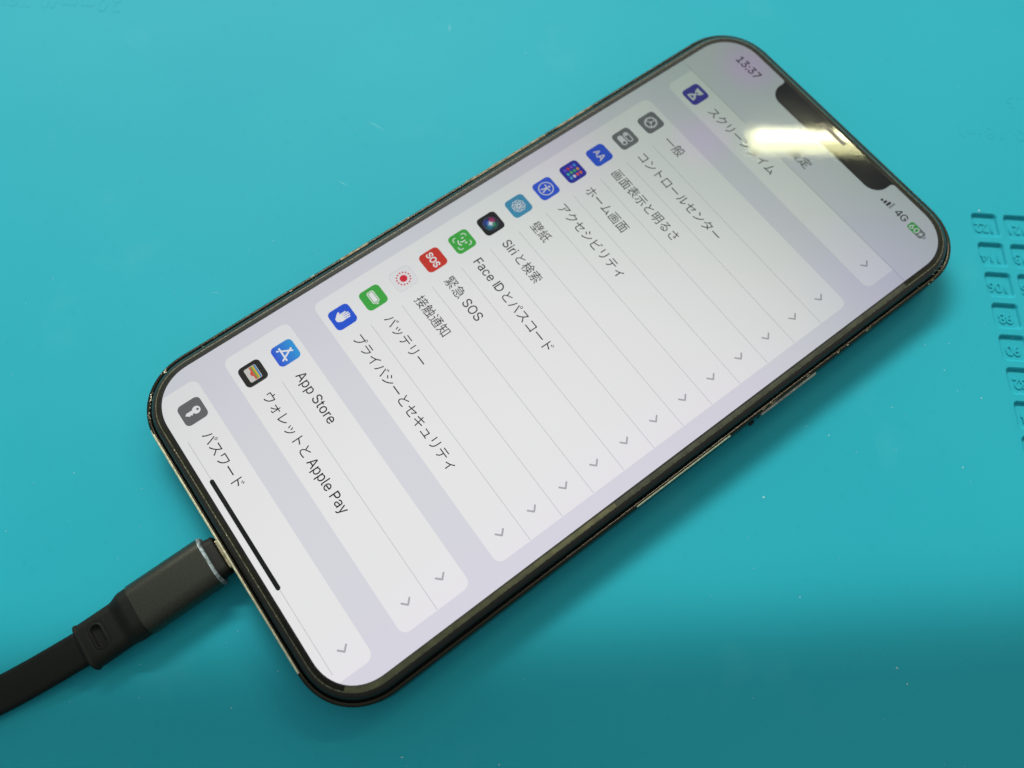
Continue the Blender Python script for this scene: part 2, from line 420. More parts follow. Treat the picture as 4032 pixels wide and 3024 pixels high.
# ================================================================== THE MAT
MU = Vector((0.6473, 0.7623, 0))            # along a row of wells
MV = Vector((0.8007, -0.5991, 0))           # down a column of wells
MU.normalize(); MV.normalize()
G0 = Vector((0.03169, 0.09379, 0))      # top-left corner of the first well
PU, PV = 0.00730, 0.00762                 # well pitch
WU, WV, WR, WD = 0.0057, 0.0058, 0.0009, 0.00085
NU, NV = 4, 9
def mp(u, v, z=0.0): return G0 + MU * u + MV * v + Vector((0, 0, z))
vs, fs = [], []
def addq(pts):
    b = len(vs); vs.extend(pts); fs.append(tuple(range(b, b + len(pts))))
n = 6
for iu in range(NU):
    for iv in range(NV):
        u0, v0 = iu * PU, iv * PV
        # outer square of this pitch cell, sampled to pair with the well outline
        mu_, mv_ = (PU - WU) / 2, (PV - WV) / 2
        inner = rr_pts(u0, v0, u0 + WU, v0 + WV, WR, n)
        out = []
        X0, X1, Y0, Y1 = u0 - mu_, u0 + WU + mu_, v0 - mv_, v0 + WV + mv_
        for q, (cx, cy) in enumerate(((X1, Y1), (X0, Y1), (X0, Y0), (X1, Y0))):
            for i in range(n + 1):
                a = i / n; r_ = WR
                if q == 0: p = (X1, Y1 - r_ * 2 * (1 - 2 * a)) if a < .5 else (X1 - r_ * 2 * (2 * a - 1), Y1)
                if q == 1: p = (X0 + r_ * 2 * (1 - 2 * a), Y1) if a < .5 else (X0, Y1 - r_ * 2 * (2 * a - 1))
                if q == 2: p = (X0, Y0 + r_ * 2 * (1 - 2 * a)) if a < .5 else (X0 + r_ * 2 * (2 * a - 1), Y0)
                if q == 3: p = (X1 - r_ * 2 * (1 - 2 * a), Y0) if a < .5 else (X1, Y0 + r_ * 2 * (2 * a - 1))
                out.append(p)
        e = 0.00024
        i2 = rr_pts(u0 - e, v0 - e, u0 + WU + e, v0 + WV + e, WR + e, n)
        i3 = rr_pts(u0 + .00025, v0 + .00025, u0 + WU - .00025, v0 + WV - .00025, WR - .0002, n)
        i4 = rr_pts(u0 + .0005, v0 + .0005, u0 + WU - .0005, v0 + WV - .0005, WR - .0003, n)
        rings = [([mp(*p) for p in out]), [mp(*p) for p in i2], [mp(*p, -0.00020) for p in inner],
                 [mp(*p, -WD + 0.00015) for p in i3], [mp(*p, -WD) for p in i4]]
        m_ = len(inner)
        for a, b in zip(rings, rings[1:]):
            for i in range(m_): addq([a[i], a[(i + 1) % m_], b[(i + 1) % m_], b[i]])
        addq(rings[-1])
gx0, gx1 = -(PU - WU) / 2, NU * PU - (PU - WU) / 2
gy0, gy1 = -(PV - WV) / 2, NV * PV - (PV - WV) / 2
B = 0.6
for (a, b, c, d) in ((-B, -B, gx0, B), (gx1, -B, B, B), (gx0, -B, gx1, gy0), (gx0, gy1, gx1, B)):
    addq([mp(a, b), mp(c, b), mp(c, d), mp(a, d)])
me = mesh('silicone_mat', vs, fs)
bm = bmesh.new(); bm.from_mesh(me); bmesh.ops.remove_doubles(bm, verts=bm.verts, dist=1e-7)
for f in bm.faces:
    if f.normal.z < -0.01: f.normal_flip()
bm.to_mesh(me); bm.free()
mat_o = link('silicone_mat', me, M_MAT)
mat_o['label'] = 'turquoise silicone repair mat with numbered square wells, under the phone'
mat_o['category'] = 'work mat'

def relief_text(body, o_uv, size, height, name, parent, z0=0.0, bold=0.0, depth_bevel=0.0, sp=1.0):
    """raised lettering on the mat, turned 180 degrees as the mat lies upside down to the camera"""
    c = bpy.data.curves.new('t', 'FONT'); c.body = body; c.size = size; c.extrude = height; c.offset = bold
    c.bevel_depth = depth_bevel; c.align_x = 'CENTER'; c.align_y = 'CENTER'; c.resolution_u = 3; c.space_character = sp
    o = bpy.data.objects.new('t', c); COL.objects.link(o)
    me = bpy.data.meshes.new_from_object(o)
    bpy.data.objects.remove(o); bpy.data.curves.remove(c)
    ctr = mp(*o_uv, z0)
    for v in me.vertices:
        x, y, z = v.co
        v.co = -MU * x + MV * y + Vector((0, 0, z))
    me.name = name
    bm = bmesh.new(); bm.from_mesh(me); bmesh.ops.recalc_face_normals(bm, faces=bm.faces); bm.to_mesh(me); bm.free()
    oo = link(name, me, M_MAT, parent)
    oo.location = ctr - parent_loc(parent)
    return oo
for iv in range(NV):
    for iu in range(3):
        num = 122 - iu - 8 * iv
        if num <= 0: continue
        relief_text(str(num), (iu * PU + WU * 0.50, iv * PV + WV * 0.54), 0.0034, 0.00016, 'well_number', mat_o, -WD, bold=-0.00002, depth_bevel=0.00008, sp=0.9)
# faint raised size markings near two corners of the picture
relief_text('(0.18in)', (0.01027, -0.02308), 0.0048, 0.00001, 'raised_marking', mat_o, 0, depth_bevel=0.00003, sp=1.2)
relief_text('M2.5', (0.02011, -0.03270), 0.0048, 0.00001, 'raised_marking', mat_o, 0, depth_bevel=0.00003, sp=1.2)
relief_text('20mm(0.78in)', (-0.22294, -0.04514), 0.0058, 0.00001, 'raised_marking', mat_o, 0, depth_bevel=0.00003, sp=1.1)

# ================================================================== THE PHONE
phone = empty('smartphone', (0, 0, 0), label='black smartphone lying on the turquoise mat, its lit screen showing a Japanese settings list', category='smartphone')
W, H, R0 = 428.0, 926.0, 55.0
def ring(o, z, r=None, n=20):
    b = rr_pts(-o, -o, W + o, H + o, (R0 + o) if r is None else r, n, 2.12); out = []
    for k, p in enumerate(b):
        q = b[(k + 1) % len(b)]; out.append(p)
        if math.hypot(p[0] - q[0], p[1] - q[1]) > 60:
            out += [(p[0] + (q[0] - p[0]) * s_ / 40, p[1] + (q[1] - p[1]) * s_ / 40) for s_ in range(1, 40)]
    return [P(x, y, z) for x, y in out]
# steel frame (flat sides, worn top edge)
prof = [(15.9, -12.5), (16.4, -9.8), (17.1, -9.0), (18.5, -8.9), (19.6, -9.0), (20.7, -9.6), (21.2, -11.0), (21.2, -45.0), (20.4, -48.0), (18.2, -49.6)]
frame = loft('steel_frame', [ring(o, z) for o, z in prof], [M_FRAME, M_GOLD, M_BROWN], phone)
# scraped gold strips and brown stretches on the frame's top edge: pick faces by place on the phone
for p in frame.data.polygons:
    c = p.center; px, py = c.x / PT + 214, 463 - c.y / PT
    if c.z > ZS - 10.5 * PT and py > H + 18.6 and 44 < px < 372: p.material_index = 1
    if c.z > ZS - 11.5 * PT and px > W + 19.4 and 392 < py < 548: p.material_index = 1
    if c.z > ZS - 9.8 * PT and px < -17 and (235 < py < 300 or 330 < py < 440 or 600 < py < 640): p.material_index = 2
back = loft('back_glass', [ring(18.2, -49.6), ring(14, -50.4), ring(-20, -50.4, 35)], M_RIM, phone, closed1=True)
loft('camera_bump', [[P(x, y, z) for x, y in rr_pts(-4, -4, 200, 206, 44)] for z in (-50.4, -53.8)], M_RIM, phone, closed1=True, smooth=False)
gasket = loft('gasket', [ring(14.0, -6.0), ring(14.6, -12.0), ring(16.2, -12.5)], M_GASKET, phone)
# display module standing a little proud of the frame
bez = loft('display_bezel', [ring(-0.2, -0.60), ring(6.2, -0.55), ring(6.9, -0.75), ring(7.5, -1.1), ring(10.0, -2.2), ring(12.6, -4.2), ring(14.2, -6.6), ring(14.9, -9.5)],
           [M_RING, M_EDGE, M_RIM, M_SHEEN, M_SHEEN_DIM], phone, mi=[0, 1, 1, 2, 2, 2, 2])
for p in bez.data.polygons:      # olive reflection painted along the right-hand border
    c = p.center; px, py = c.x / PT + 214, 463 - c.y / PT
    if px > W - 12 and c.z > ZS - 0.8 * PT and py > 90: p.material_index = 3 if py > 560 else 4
# chips along the worn edges
def chips(name, spots, mat, parent):
    vs, fs = [], []
    for (x, y, z, dx, dy, L, wd) in spots:
        c = P(x, y, z); d = Vector((dx, -dy, 0)).normalized(); nrm = Vector((-d.y, d.x, 0)); b = len(vs)
        k = 7
        for s in range(k):
            a = 2 * math.pi * s / k; rr_ = random.uniform(0.6, 1.1)
            vs.append(c + d * math.cos(a) * L * PT / 2 * rr_ + nrm * math.sin(a) * wd * PT / 2 * rr_ + Vector((0, 0, 0)))
        vs.append(c + Vector((0, 0, 0.45 * PT)))
        for s in range(k): fs.append((b + s, b + (s + 1) % k, b + k))
    me = mesh(name, vs, fs)
    o = link(name, me, mat, parent); o['kind'] = 'stuff'
    return o
sp = []
cxL, cyB = R0, H - R0
for _ in range(34):      # lower left corner, frame edge
    a = math.radians(random.choice([random.gauss(158, 3), random.gauss(128, 5), random.gauss(112, 4), random.gauss(206, 4)]))
    rr_ = R0 + random.uniform(17.6, 20.4)
    sp.append((cxL + rr_ * math.cos(a), cyB + rr_ * math.sin(a), -9.0, -math.sin(a), math.cos(a), random.uniform(1.2, 3.6), random.uniform(0.6, 1.8)))
for _ in range(26):      # upper right corner
    a = math.radians(random.uniform(-40, 35)); rr_ = R0 + random.uniform(12, 20.5)
    zz = -9.0 if rr_ > R0 + 17 else -3.9
    sp.append((W - R0 + rr_ * math.cos(a), R0 + rr_ * math.sin(a), zz, -math.sin(a), math.cos(a), random.uniform(0.5, 1.8), random.uniform(0.4, 0.9)))
for _ in range(10):      # right side
    sp.append((W + random.choice([random.uniform(17.4, 20.4)]), random.uniform(60, 330), -9.0, 0, 1, random.uniform(0.6, 3), random.uniform(0.4, 0.9)))
for _ in range(8):      # left side
    sp.append((-random.uniform(17.2, 20.4), random.uniform(60, 860), -9.0, 0, 1, random.uniform(0.8, 9), random.uniform(0.4, 1.2)))
for _ in range(50):      # bottom bezel crease
    sp.append((random.uniform(60, 370), H + random.uniform(6.2, 7.4), -0.7, 1, 0, random.uniform(0.5, 2.0), random.uniform(0.3, 0.7)))
chips('frame_scratches', sp, M_CHIP, phone)
sp = []
for y0_, y1_ in ((228, 300), (318, 452), (540, 575), (610, 640)):      # brown stretches on the left edge
    y = y0_
    while y < y1_:
        L = random.uniform(6, 22); sp.append((-random.uniform(18.6, 20.2), y + L / 2, -9.0, 0, 1, L, random.uniform(1.0, 2.6))); y += L * random.uniform(.7, 1.1)
for _ in range(12):
    sp.append((W + random.uniform(17.6, 20.4), random.uniform(50, 420), -9.0, 0, 1, random.uniform(3, 14), random.uniform(0.6, 1.8)))
chips('brown_patches', sp, M_BROWN, phone)
# side button on the right edge
bt = rr_pts(258, -34, 352, -17, 4, 5)
def btring(x, s): return [P(x, 307 + (y - 307) * s, -25.5 + (z + 25.5) * s) for y, z in bt]
loft('side_button', [btring(W + 20.9, 1), btring(W + 23.0, 1), btring(W + 23.6, 0.96)], M_BUTTON, phone, closed1=True, smooth=False)

# --- the lit panel
panel = Shapes()
BG = (237, 237, 245)
panel.poly(rr_pts(0, 0, W, H, R0, 20, 2.12), ui(BG), -0.50)
display = panel.build('display_panel', phone)
DZ = -0.42
WHITE = (255, 255, 255); TXT = (18, 18, 18); SEP = (198, 198, 204); CHEV = (186, 186, 190)
ROW = 44.7; GAP = 35.7; Y0 = 196.5
def clip_screen(pts):          # keep card polygons inside the rounded panel (bottom corners)
    return pts
def card(y0, y1, top_r=10, bot_r=10):
    s = Shapes()
    x0, x1 = 20, 408
    pts = []
    def cor(cx, cy, r, a0):
        if r <= 0: pts.append((cx, cy)); return
        for i in range(9):
            a = math.radians(a0 + 90 * i / 8); pts.append((cx + r * math.cos(a), cy + r * math.sin(a)))
    cor(x1 - bot_r, y1 - bot_r, bot_r, 0); cor(x0 + bot_r, y1 - bot_r, bot_r, 90)
    cor(x0 + top_r, y0 + top_r, top_r, 180); cor(x1 - top_r, y0 + top_r, top_r, 270)
    s.poly(pts, ui(WHITE), DZ)
    return s.build('list_card', display)
c2t = Y0 - ROW / 2; c2b = c2t + 12 * ROW
c3t = c2b + GAP; c3b = c3t + 2 * ROW
c4t = c3b + GAP
card(93.0, c2t - GAP, 0, 10)
card(c2t, c2b); card(c3t, c3b)
s = Shapes()      # last card runs under the rounded lower edge of the screen
pts = []
for i in range(9):
    a = math.radians(180 + 90 * i / 8); pts.append((30 + 10 * math.cos(a), c4t + 10 + 10 * math.sin(a)))
for i in range(9):
    a = math.radians(270 + 90 * i / 8); pts.append((398 + 10 * math.cos(a), c4t + 10 + 10 * math.sin(a)))
edge = [q for q in rr_pts(0.3, 0.3, W - 0.3, H - 0.3, R0, 40, 2.12) if q[1] > H - R0 - 1]
rt_ = sorted([q for q in edge if q[0] > W / 2 and q[0] <= 408], key=lambda q: -q[0])
lf_ = sorted([q for q in edge if q[0] < W / 2 and q[0] >= 20], key=lambda q: -q[0])
s.poly(pts + rt_ + lf_, ui(WHITE), DZ)
s.build('list_card', display)

rows = [Y0 - ROW - GAP] + [Y0 + ROW * i for i in range(12)] + [c3t + ROW * (i + .5) for i in range(2)] + [c4t + ROW / 2]
TX = 86.5
labels = [('スクリーンタイム', None), ('一般', 32.5), ('コントロールセンター', None), ('画面表示と明るさ', None), ('ホーム画面', None), ('アクセシビリティ', None),
          ('壁紙', None), ('Siri と検索', 70), ('Face ID とパスコード', 152), ('緊急 SOS', None), ('接触通知', None), ('バッテリー', None),
          ('プライバシーとセキュリティ', 202), ('App Store', 75), ('ウォレットと Apple Pay', None), ('パスワード', None)]
for y, (tx, w) in zip(rows, labels):
    s = Shapes()
    lat = tx[0] in 'SFA'
    if w is None:
        w = sum(15.75 if ord(ch) > 0x2000 else {' ': 4.4, 'S': 10.8, 'O': 12.6, 'A': 11, 'P': 10.5, 'l': 4}.get(ch, 9.0) for ch in tx) - 1
    s.text(tx, TX + (0.5 if lat else 0.6), y + 6.1, 16.9, ui(TXT), DZ + 0.10, bold=0.10, align='INK', fit=w)
    s.build('row_label', display)
    s = Shapes()
    s.stroke([(379.3, y - 5.2), (384.6, y), (379.3, y + 5.2)], 2.1, ui(CHEV), DZ + 0.08)
    s.build('chevron', display)
seps = [c2t + ROW * i for i in range(1, 12)] + [c3t + ROW, c4t + ROW]
for y in seps:
    s = Shapes(); x1 = 407.5 if y < c4t else 397
    s.poly([(84.5, y - .28), (x1, y - .28), (x1, y + .28), (84.5, y + .28)], ui(SEP), DZ + 0.08)
    s.build('row_divider', display)
s = Shapes(); s.poly([(0.5, 92.4), (W - 0.5, 92.4), (W - .5, 93.0), (0.5, 93.0)], ui((184, 184, 190)), DZ + 0.12)
s.build('header_line', display)
s = Shapes(); s.text('設定', 217.0, 77.6, 16.9, ui(TXT), DZ + .1, bold=0.26, align='CENTER'); s.build('screen_title', display)
s = Shapes(); s.text('13:37', 42.8, 30.6, 16.6, ui(TXT), DZ + .1, bold=0.30, align='INK', fit=41.5); s.build('clock_digits', display)
s = Shapes()
for i, hgt in enumerate((3.6, 5.8, 8.4, 11.0)):
    x = 325.2 + i * 4.7
    s.rr(x, 31.2 - hgt, x + 3.2, 31.2, 0.9, ui(TXT if i < 3 else (178, 178, 180)), DZ + .1, 3)
s.build('signal_bars', display)
s = Shapes(); s.text('4G', 349.6, 31.2, 14.4, ui(TXT), DZ + .1, bold=0.22, align='INK', fit=18.0); s.build('network_text', display)
s = Shapes()
GREEN = (64, 190, 84); GR2 = (142, 142, 146)
s.rr(373.2, 20.6, 398.0, 33.0, 4.0, ui(GR2), DZ + .08, 5)
s.poly([(387.6, 20.6)] + [(377.2 + 4 * math.cos(math.radians(a)), 24.6 + 4 * math.sin(math.radians(a))) for a in range(270, 179, -15)]
       + [(377.2 + 4 * math.cos(math.radians(a)), 29.0 + 4 * math.sin(math.radians(a))) for a in range(180, 89, -15)] + [(387.6, 33.0)], ui(GREEN), DZ + .14)
s.rr(399.0, 24.6, 400.6, 29.0, 0.7, ui(GR2), DZ + .08, 3)
s.text('60', 375.4, 30.9, 11.2, ui(WHITE), DZ + .2, bold=0.22, align='INK', fit=13.6)
s.poly([(394.8, 22.4), (389.8, 27.6), (392.6, 27.6), (391.2, 31.4), (396.4, 26.0), (393.4, 26.0)], ui(WHITE), DZ + .22)
s.build('battery_badge', display)
s = Shapes(); s.rr(139.0, 913.9, 289.5, 919.1, 2.6, ui((0, 0, 0)), DZ + .2, 6); s.build('home_bar', display)

# --- notch
s = Shapes()
NL, NR, NB, nr, fr_ = 112.5, 317.5, 31.9, 21.0, 5.5
pts = [(NL - fr_, -0.6)]
for i in range(7):
    a = math.radians(-90 + 90 * i / 6); pts.append((NL - fr_ + fr_ * math.cos(a), fr_ - 0.0 + fr_ * math.sin(a)))
for i in range(13):
    a = math.radians(180 - 90 * i / 12); pts.append((NL + nr + nr * math.cos(a), NB - nr + nr * math.sin(a)))
for i in range(13):
    a = math.radians(90 - 90 * i / 12); pts.append((NR - nr + nr * math.cos(a), NB - nr + nr * math.sin(a)))
for i in range(7):
    a = math.radians(180 + 90 * i / 6); pts.append((NR + fr_ + fr_ * math.cos(a), fr_ + fr_ * math.sin(a)))
pts.append((NR + fr_, -0.6))
s.poly(pts, M_BLACKPANEL, -0.16)
s.build('notch', phone)
s = Shapes()
s.rr(191.5, 5.4, 236.5, 11.2, 2.9, M_MESH, 0.06, 8)
spk = s.build('earpiece_slot', phone)

# --- icons (29 pt rounded squares)
XI = 54.7
class Icon(Shapes):
    def __init__(self, y, bgm, border=None):
        super().__init__(); self.cx, self.cy = XI, y; self.k = 0
        z = DZ + .06
        if border: self.rr(XI - 14.8, y - 14.8, XI + 14.8, y + 14.8, 6.9, border, z - .02, 8, 2.25)
        self.rr(XI - 14.5, y - 14.5, XI + 14.5, y + 14.5, 6.6, bgm, z, 8, 2.25)
    def X(self, pts): return [(self.cx + a, self.cy + b) for a, b in pts]
    def p(self, pts, m, z=.12): self.poly(self.X(pts), m, DZ + z)
    def d(self, a, b, r, m, z=.12, n=20, ry=None): self.disc(self.cx + a, self.cy + b, r, m, DZ + z, n, ry)
    def st(self, pts, w, m, z=.12): self.stroke(self.X(pts), w, m, DZ + z)
    def ac(self, a, b, r, w, a0, a1, m, z=.12): self.arc(self.cx + a, self.cy + b, r, w, a0, a1, m, DZ + z)
    def r(self, x0, y0, x1, y1, rad, m, z=.12): self.rr(self.cx + x0, self.cy + y0, self.cx + x1, self.cy + y1, rad, m, DZ + z, 5)
    def t(self, body, a, b, size, m, z=.12, bold=.1, fit=None): self.text(body, self.cx + a, self.cy + b, size, m, DZ + z, bold, 'CENTER', fit)
    def done(self):
        return self.build('app_icon', display, (self.cx, self.cy))
WH = ui(WHITE); OFF = ui((236, 236, 240))
INDIGO = ui((56, 52, 178)); GREY = ui((118, 120, 124)); BLUE = ui((36, 92, 232)); NAVY = ui((40, 44, 176)); CYAN = ui((64, 156, 200))
DARK = ui((24, 22, 26)); GRN = ui((68, 186, 70)); RED = ui((222, 56, 40)); PINKRED = ui((232, 40, 62)); BLK = ui((34, 32, 30))
# screen time: hourglass
i = Icon(rows[0], INDIGO)
i.r(-6.6, -9.6, 6.6, -8.2, .7, OFF); i.r(-6.6, 8.2, 6.6, 9.6, .7, OFF)
i.p([(-6, -8.4), (6, -8.4), (5.4, -4.6), (1.0, 0), (5.4, 4.6), (6, 8.4), (-6, 8.4), (-5.4, 4.6), (-1.0, 0), (-5.4, -4.6)], OFF)
i.p([(-2.6, -3.8), (2.6, -3.8), (0, -1.0)], INDIGO, .18); i.p([(0, 3.2), (3.6, 7.2), (-3.6, 7.2)], INDIGO, .18); i.done()
# general: gear
i = Icon(rows[1], GREY)
i.ac(0, 0, 7.6, 1.7, 0, 360, OFF)
for k in range(20):
    a = 2 * math.pi * k / 20; c_, s_ = math.cos(a), math.sin(a); c2, s2 = math.cos(a + .09), math.sin(a + .09); c3, s3 = math.cos(a - .09), math.sin(a - .09)
    i.p([(8.2 * c3, 8.2 * s3), (10.2 * c_ - .3 * s_, 10.2 * s_ + .3 * c_), (10.2 * c_ + .3 * s_, 10.2 * s_ - .3 * c_), (8.2 * c2, 8.2 * s2)], OFF, .13)
for a in (90, 210, 330):
    a = math.radians(a); i.st([(0, 0), (7.0 * math.cos(a), -7.0 * math.sin(a))], 1.3, OFF, .15)
i.d(0, 0, 1.6, OFF, .17); i.done()
# control centre: two switches
i = Icon(rows[2], GREY)
i.r(-8.6, -8.6, 8.6, -0.8, 3.9, OFF); i.r(-7.2, -7.2, 7.2, -2.2, 2.5, GREY, .16); i.d(-4.7, -4.7, 2.1, OFF, .2)
i.r(-8.6, 0.9, 8.6, 8.8, 3.95, OFF); i.d(4.6, 4.85, 2.4, GREY, .16); i.done()
# display and brightness
i = Icon(rows[3], BLUE); i.t('A', -4.8, 4.0, 11.5, OFF, bold=.25); i.t('A', 4.2, 5.0, 14.5, OFF, bold=.25); i.done()
# home screen grid
i = Icon(rows[4], NAVY)
cols = [(240, 120, 60), (90, 200, 90), (60, 160, 240), (250, 90, 80), (60, 200, 200), (150, 80, 230), (240, 240, 245), (230, 170, 60), (220, 60, 70), (80, 180, 240), (70, 190, 90), (120, 90, 230)]
k = 0
for ry in range(4):
    for rx in range(3 if ry else 3):
        i.r(-9.3 + rx * 6.9, -9.6 + ry * 5.2, -4.9 + rx * 6.9, -6.2 + ry * 5.2, 1.0, ui(cols[(k * 5 + 2) % 12])); k += 1
i.done()
# accessibility
i = Icon(rows[5], BLUE); i.ac(0, 0, 9.6, 1.3, 0, 360, OFF); i.d(0, -5.2, 1.6, OFF)
i.st([(-5.4, -2.4), (0, -1.7), (5.4, -2.4)], 1.5, OFF); i.p([(-1.7, -2), (1.7, -2), (1.5, 2), (-1.5, 2)], OFF, .13)
i.st([(-.9, 1.4), (-2.5, 6.4)], 1.6, OFF, .14); i.st([(.9, 1.4), (2.5, 6.4)], 1.6, OFF, .14); i.done()
# wallpaper flower
i = Icon(rows[6], CYAN)
for k in range(8):
    a = math.radians(45 * k + 22); i.ac(5.3 * math.cos(a), 5.3 * math.sin(a), 3.4, .9, 0, 360, OFF, .12 + k * .012)
i.done()
# voice assistant orb
i = Icon(rows[7], DARK)
i.ac(0, 0, 9.8, .6, 0, 360, ui((84, 96, 130)), .11); i.ac(-.6, .8, 8.2, .5, 0, 360, ui((60, 90, 120)), .115)
i.d(-3.0, -3.6, 5.6, ui((110, 36, 84)), .12, ry=5.0); i.d(3.8, -2.4, 5.4, ui((30, 92, 74)), .14, ry=5.2)
i.d(-3.2, 3.4, 5.4, ui((36, 58, 140)), .16, ry=4.6); i.d(3.0, 3.8, 5.0, ui((34, 104, 130)), .18, ry=4.4)
i.d(-2.4, -3.2, 3.6, ui((176, 54, 112)), .20); i.d(2.6, -1.8, 3.4, ui((74, 150, 124)), .22, ry=3.4)
i.d(-1.8, 2.2, 3.4, ui((70, 110, 200)), .24, ry=2.8); i.d(1.8, 2.2, 3.0, ui((70, 150, 190)), .26, ry=2.6)
i.d(0, -.2, 2.9, ui((150, 170, 200)), .28); i.p([(-4.6, .2), (-1.2, -1.3), (.2, -4.2), (1.2, -1.3), (4.6, .2), (1.2, 1.4), (0, 4.2), (-1.1, 1.4)], ui((214, 224, 236)), .30); i.d(0, 0, 1.7, WH, .32); i.done()
# face recognition
i = Icon(rows[8], GRN)
for sx in (-1, 1):
    for sy in (-1, 1):
        i.st([(sx * 9.2, sy * 4.6), (sx * 9.2, sy * 7.4), (sx * 7.4, sy * 9.2), (sx * 4.6, sy * 9.2)], 1.5, ui((216, 240, 216)))
i.st([(-4.2, -4.2), (-4.2, -2.2)], 1.6, WH); i.st([(4.2, -4.2), (4.2, -2.2)], 1.6, WH)
i.st([(0.6, -4.0), (0.6, .8), (-.6, 1.6)], 1.4, WH); i.ac(0, .2, 5.0, 1.5, 35, 145, WH); i.done()
# SOS
i = Icon(rows[9], RED); i.t('SOS', 0, 4.3, 12.0, WH, bold=.42, fit=21.5); i.done()
# exposure notifications
i = Icon(rows[10], ui((250, 250, 252)), ui((206, 206, 210))); i.d(0, 0, 4.9, PINKRED, n=28)
for k in range(14):
    a = 2 * math.pi * k / 14; i.d(8.7 * math.cos(a), 8.7 * math.sin(a), 1.15, PINKRED, .13, 12)
i.done()
# battery
i = Icon(rows[11], GRN); i.r(-9.6, -4.9, 8.4, 4.9, 2.8, WH); i.r(-8.5, -3.8, 7.3, 3.8, 1.9, GRN, .16); i.r(-7.6, -2.9, 6.4, 2.9, 1.2, WH, .2)
i.r(9.3, -1.7, 10.5, 1.7, .6, WH); i.done()
# privacy: raised hand
i = Icon(rows[12], BLUE)
for k, (fx, top) in enumerate(((-4.2, -6.2), (-1.5, -8.6), (1.3, -9.0), (4.0, -7.6))):
    i.st([(fx, top), (fx * .92, 2.0)], 2.0, WH, .12 + .012 * k)
i.p([(-5.2, -1), (5.0, -1), (5.3, 3.2), (3.6, 7.4), (1.2, 9.2), (-2.4, 9.0), (-4.6, 6.4)], WH, .18)
i.p([(-4.8, 6.6), (-8.6, 2.0), (-8.2, .6), (-6.8, .4), (-3.6, 3.0), (-2, 6)], WH, .2); i.done()
# app store
i = Icon(rows[13], ui_grad('display_blue_gradient', [(0, (52, 92, 232)), (1, (52, 170, 240))], 1, -14.5 * PT, 14.5 * PT))
i.st([(1.8, -8.4), (-5.0, 3.8)], 2.1, WH); i.st([(-1.8, -8.4), (6.0, 5.6), (7.2, 7.6)], 2.1, WH, .14)
i.st([(-9.0, 3.8), (3.2, 3.8)], 2.1, WH, .16); i.st([(7.0, 3.8), (9.0, 3.8)], 2.1, WH, .16); i.st([(-6.6, 6.4), (-7.4, 7.8)], 2.1, WH, .18); i.done()
# wallet
i = Icon(rows[14], BLK); i.r(-9.6, -7.6, 9.6, 7.8, 2.0, ui((226, 226, 224)), .1)
i.r(-9.0, -7.0, 9.0, 0, 1.2, ui((70, 140, 200)), .14); i.r(-9.0, -5.0, 9.0, 2, 1.2, ui((232, 196, 60)), .18); i.r(-9.0, -3.0, 9.0, 3, 1.2, ui((120, 176, 84)), .22)
i.r(-9.0, -1.2, 9.0, 4, 1.2, ui((226, 92, 72)), .26)
i.p([(-9.4, 1.0), (-3.4, 1.0), (-2.0, 3.2), (2.0, 3.2), (3.4, 1.0), (9.4, 1.0), (9.4, 7.2), (-9.4, 7.2)], ui((222, 220, 212)), .30); i.done()
# passwords: key
i = Icon(rows[15], ui((112, 112, 114)))
i.d(0.6, -4.4, 4.9, WH); i.d(0.6, -6.0, 1.5, ui((112, 112, 114)), .18)
i.p([(-1.6, -2), (2.8, -2), (2.8, 1.2), (4.4, 2.6), (2.8, 4.0), (4.2, 5.6), (2.8, 7.0), (0.6, 9.8), (-1.6, 7.6)], WH, .14); i.done()

# --- cover glass over everything on the panel
s = Shapes()
s.poly(rr_pts(-1.5, -1.5, W + 1.5, H + 1.5, R0 + 1.5, 20, 2.12), M_GLASS, 0.0)
glass = s.build('cover_glass', phone)

# ================================================================== THE CABLE
cable = empty('charging_cable', P(210, 1000, -54), label='black flat charging cable with a metal-sleeved plug in the phone\'s lower edge', category='charging cable')
CL = parent_loc(cable)
def sec(cx, y, cz, w, h, r, n=10, ex=2.0, dyx=0.0):
    return [P(x, y + (x - cx) * dyx, z) - CL for x, z in rr_pts(cx - w / 2, cz - h / 2, cx + w / 2, cz + h / 2, min(r, w / 2 - .01, h / 2 - .01), n, ex)]
CX, CZ = 210.5, -29.0
loft('connector_tongue', [sec(212, y, CZ + 1, 38, 9.5, 3) for y in (946, 957.5)], M_TONGUE, cable, closed1=True, smooth=False)
loft('rubber_collar', [sec(211, 952.0, CZ, 44, 18, 8), sec(211, 952.5, CZ, 47, 21, 9), sec(211, 954.0, CZ, 49, 23, 10), sec(CX, 964.5, CZ, 50, 24, 10)], M_RUBBER, cable, closed0=True)
loft('sleeve_lip', [sec(CX, 964.3, CZ, 54, 28, 13), sec(CX, 963.6, CZ, 57.5, 31.5, 15), sec(CX, 964.2, CZ, 60.4, 34.4, 16.4), sec(CX, 967.0, CZ, 62.6, 35.8, 16.9)], M_WORN, cable, closed0=True)
loft('metal_sleeve', [sec(CX, y, CZ, 62.6, 35.8, 16.9, 14) for y in (967.0, 990, 1020, 1054.5)], M_SLEEVE, cable)
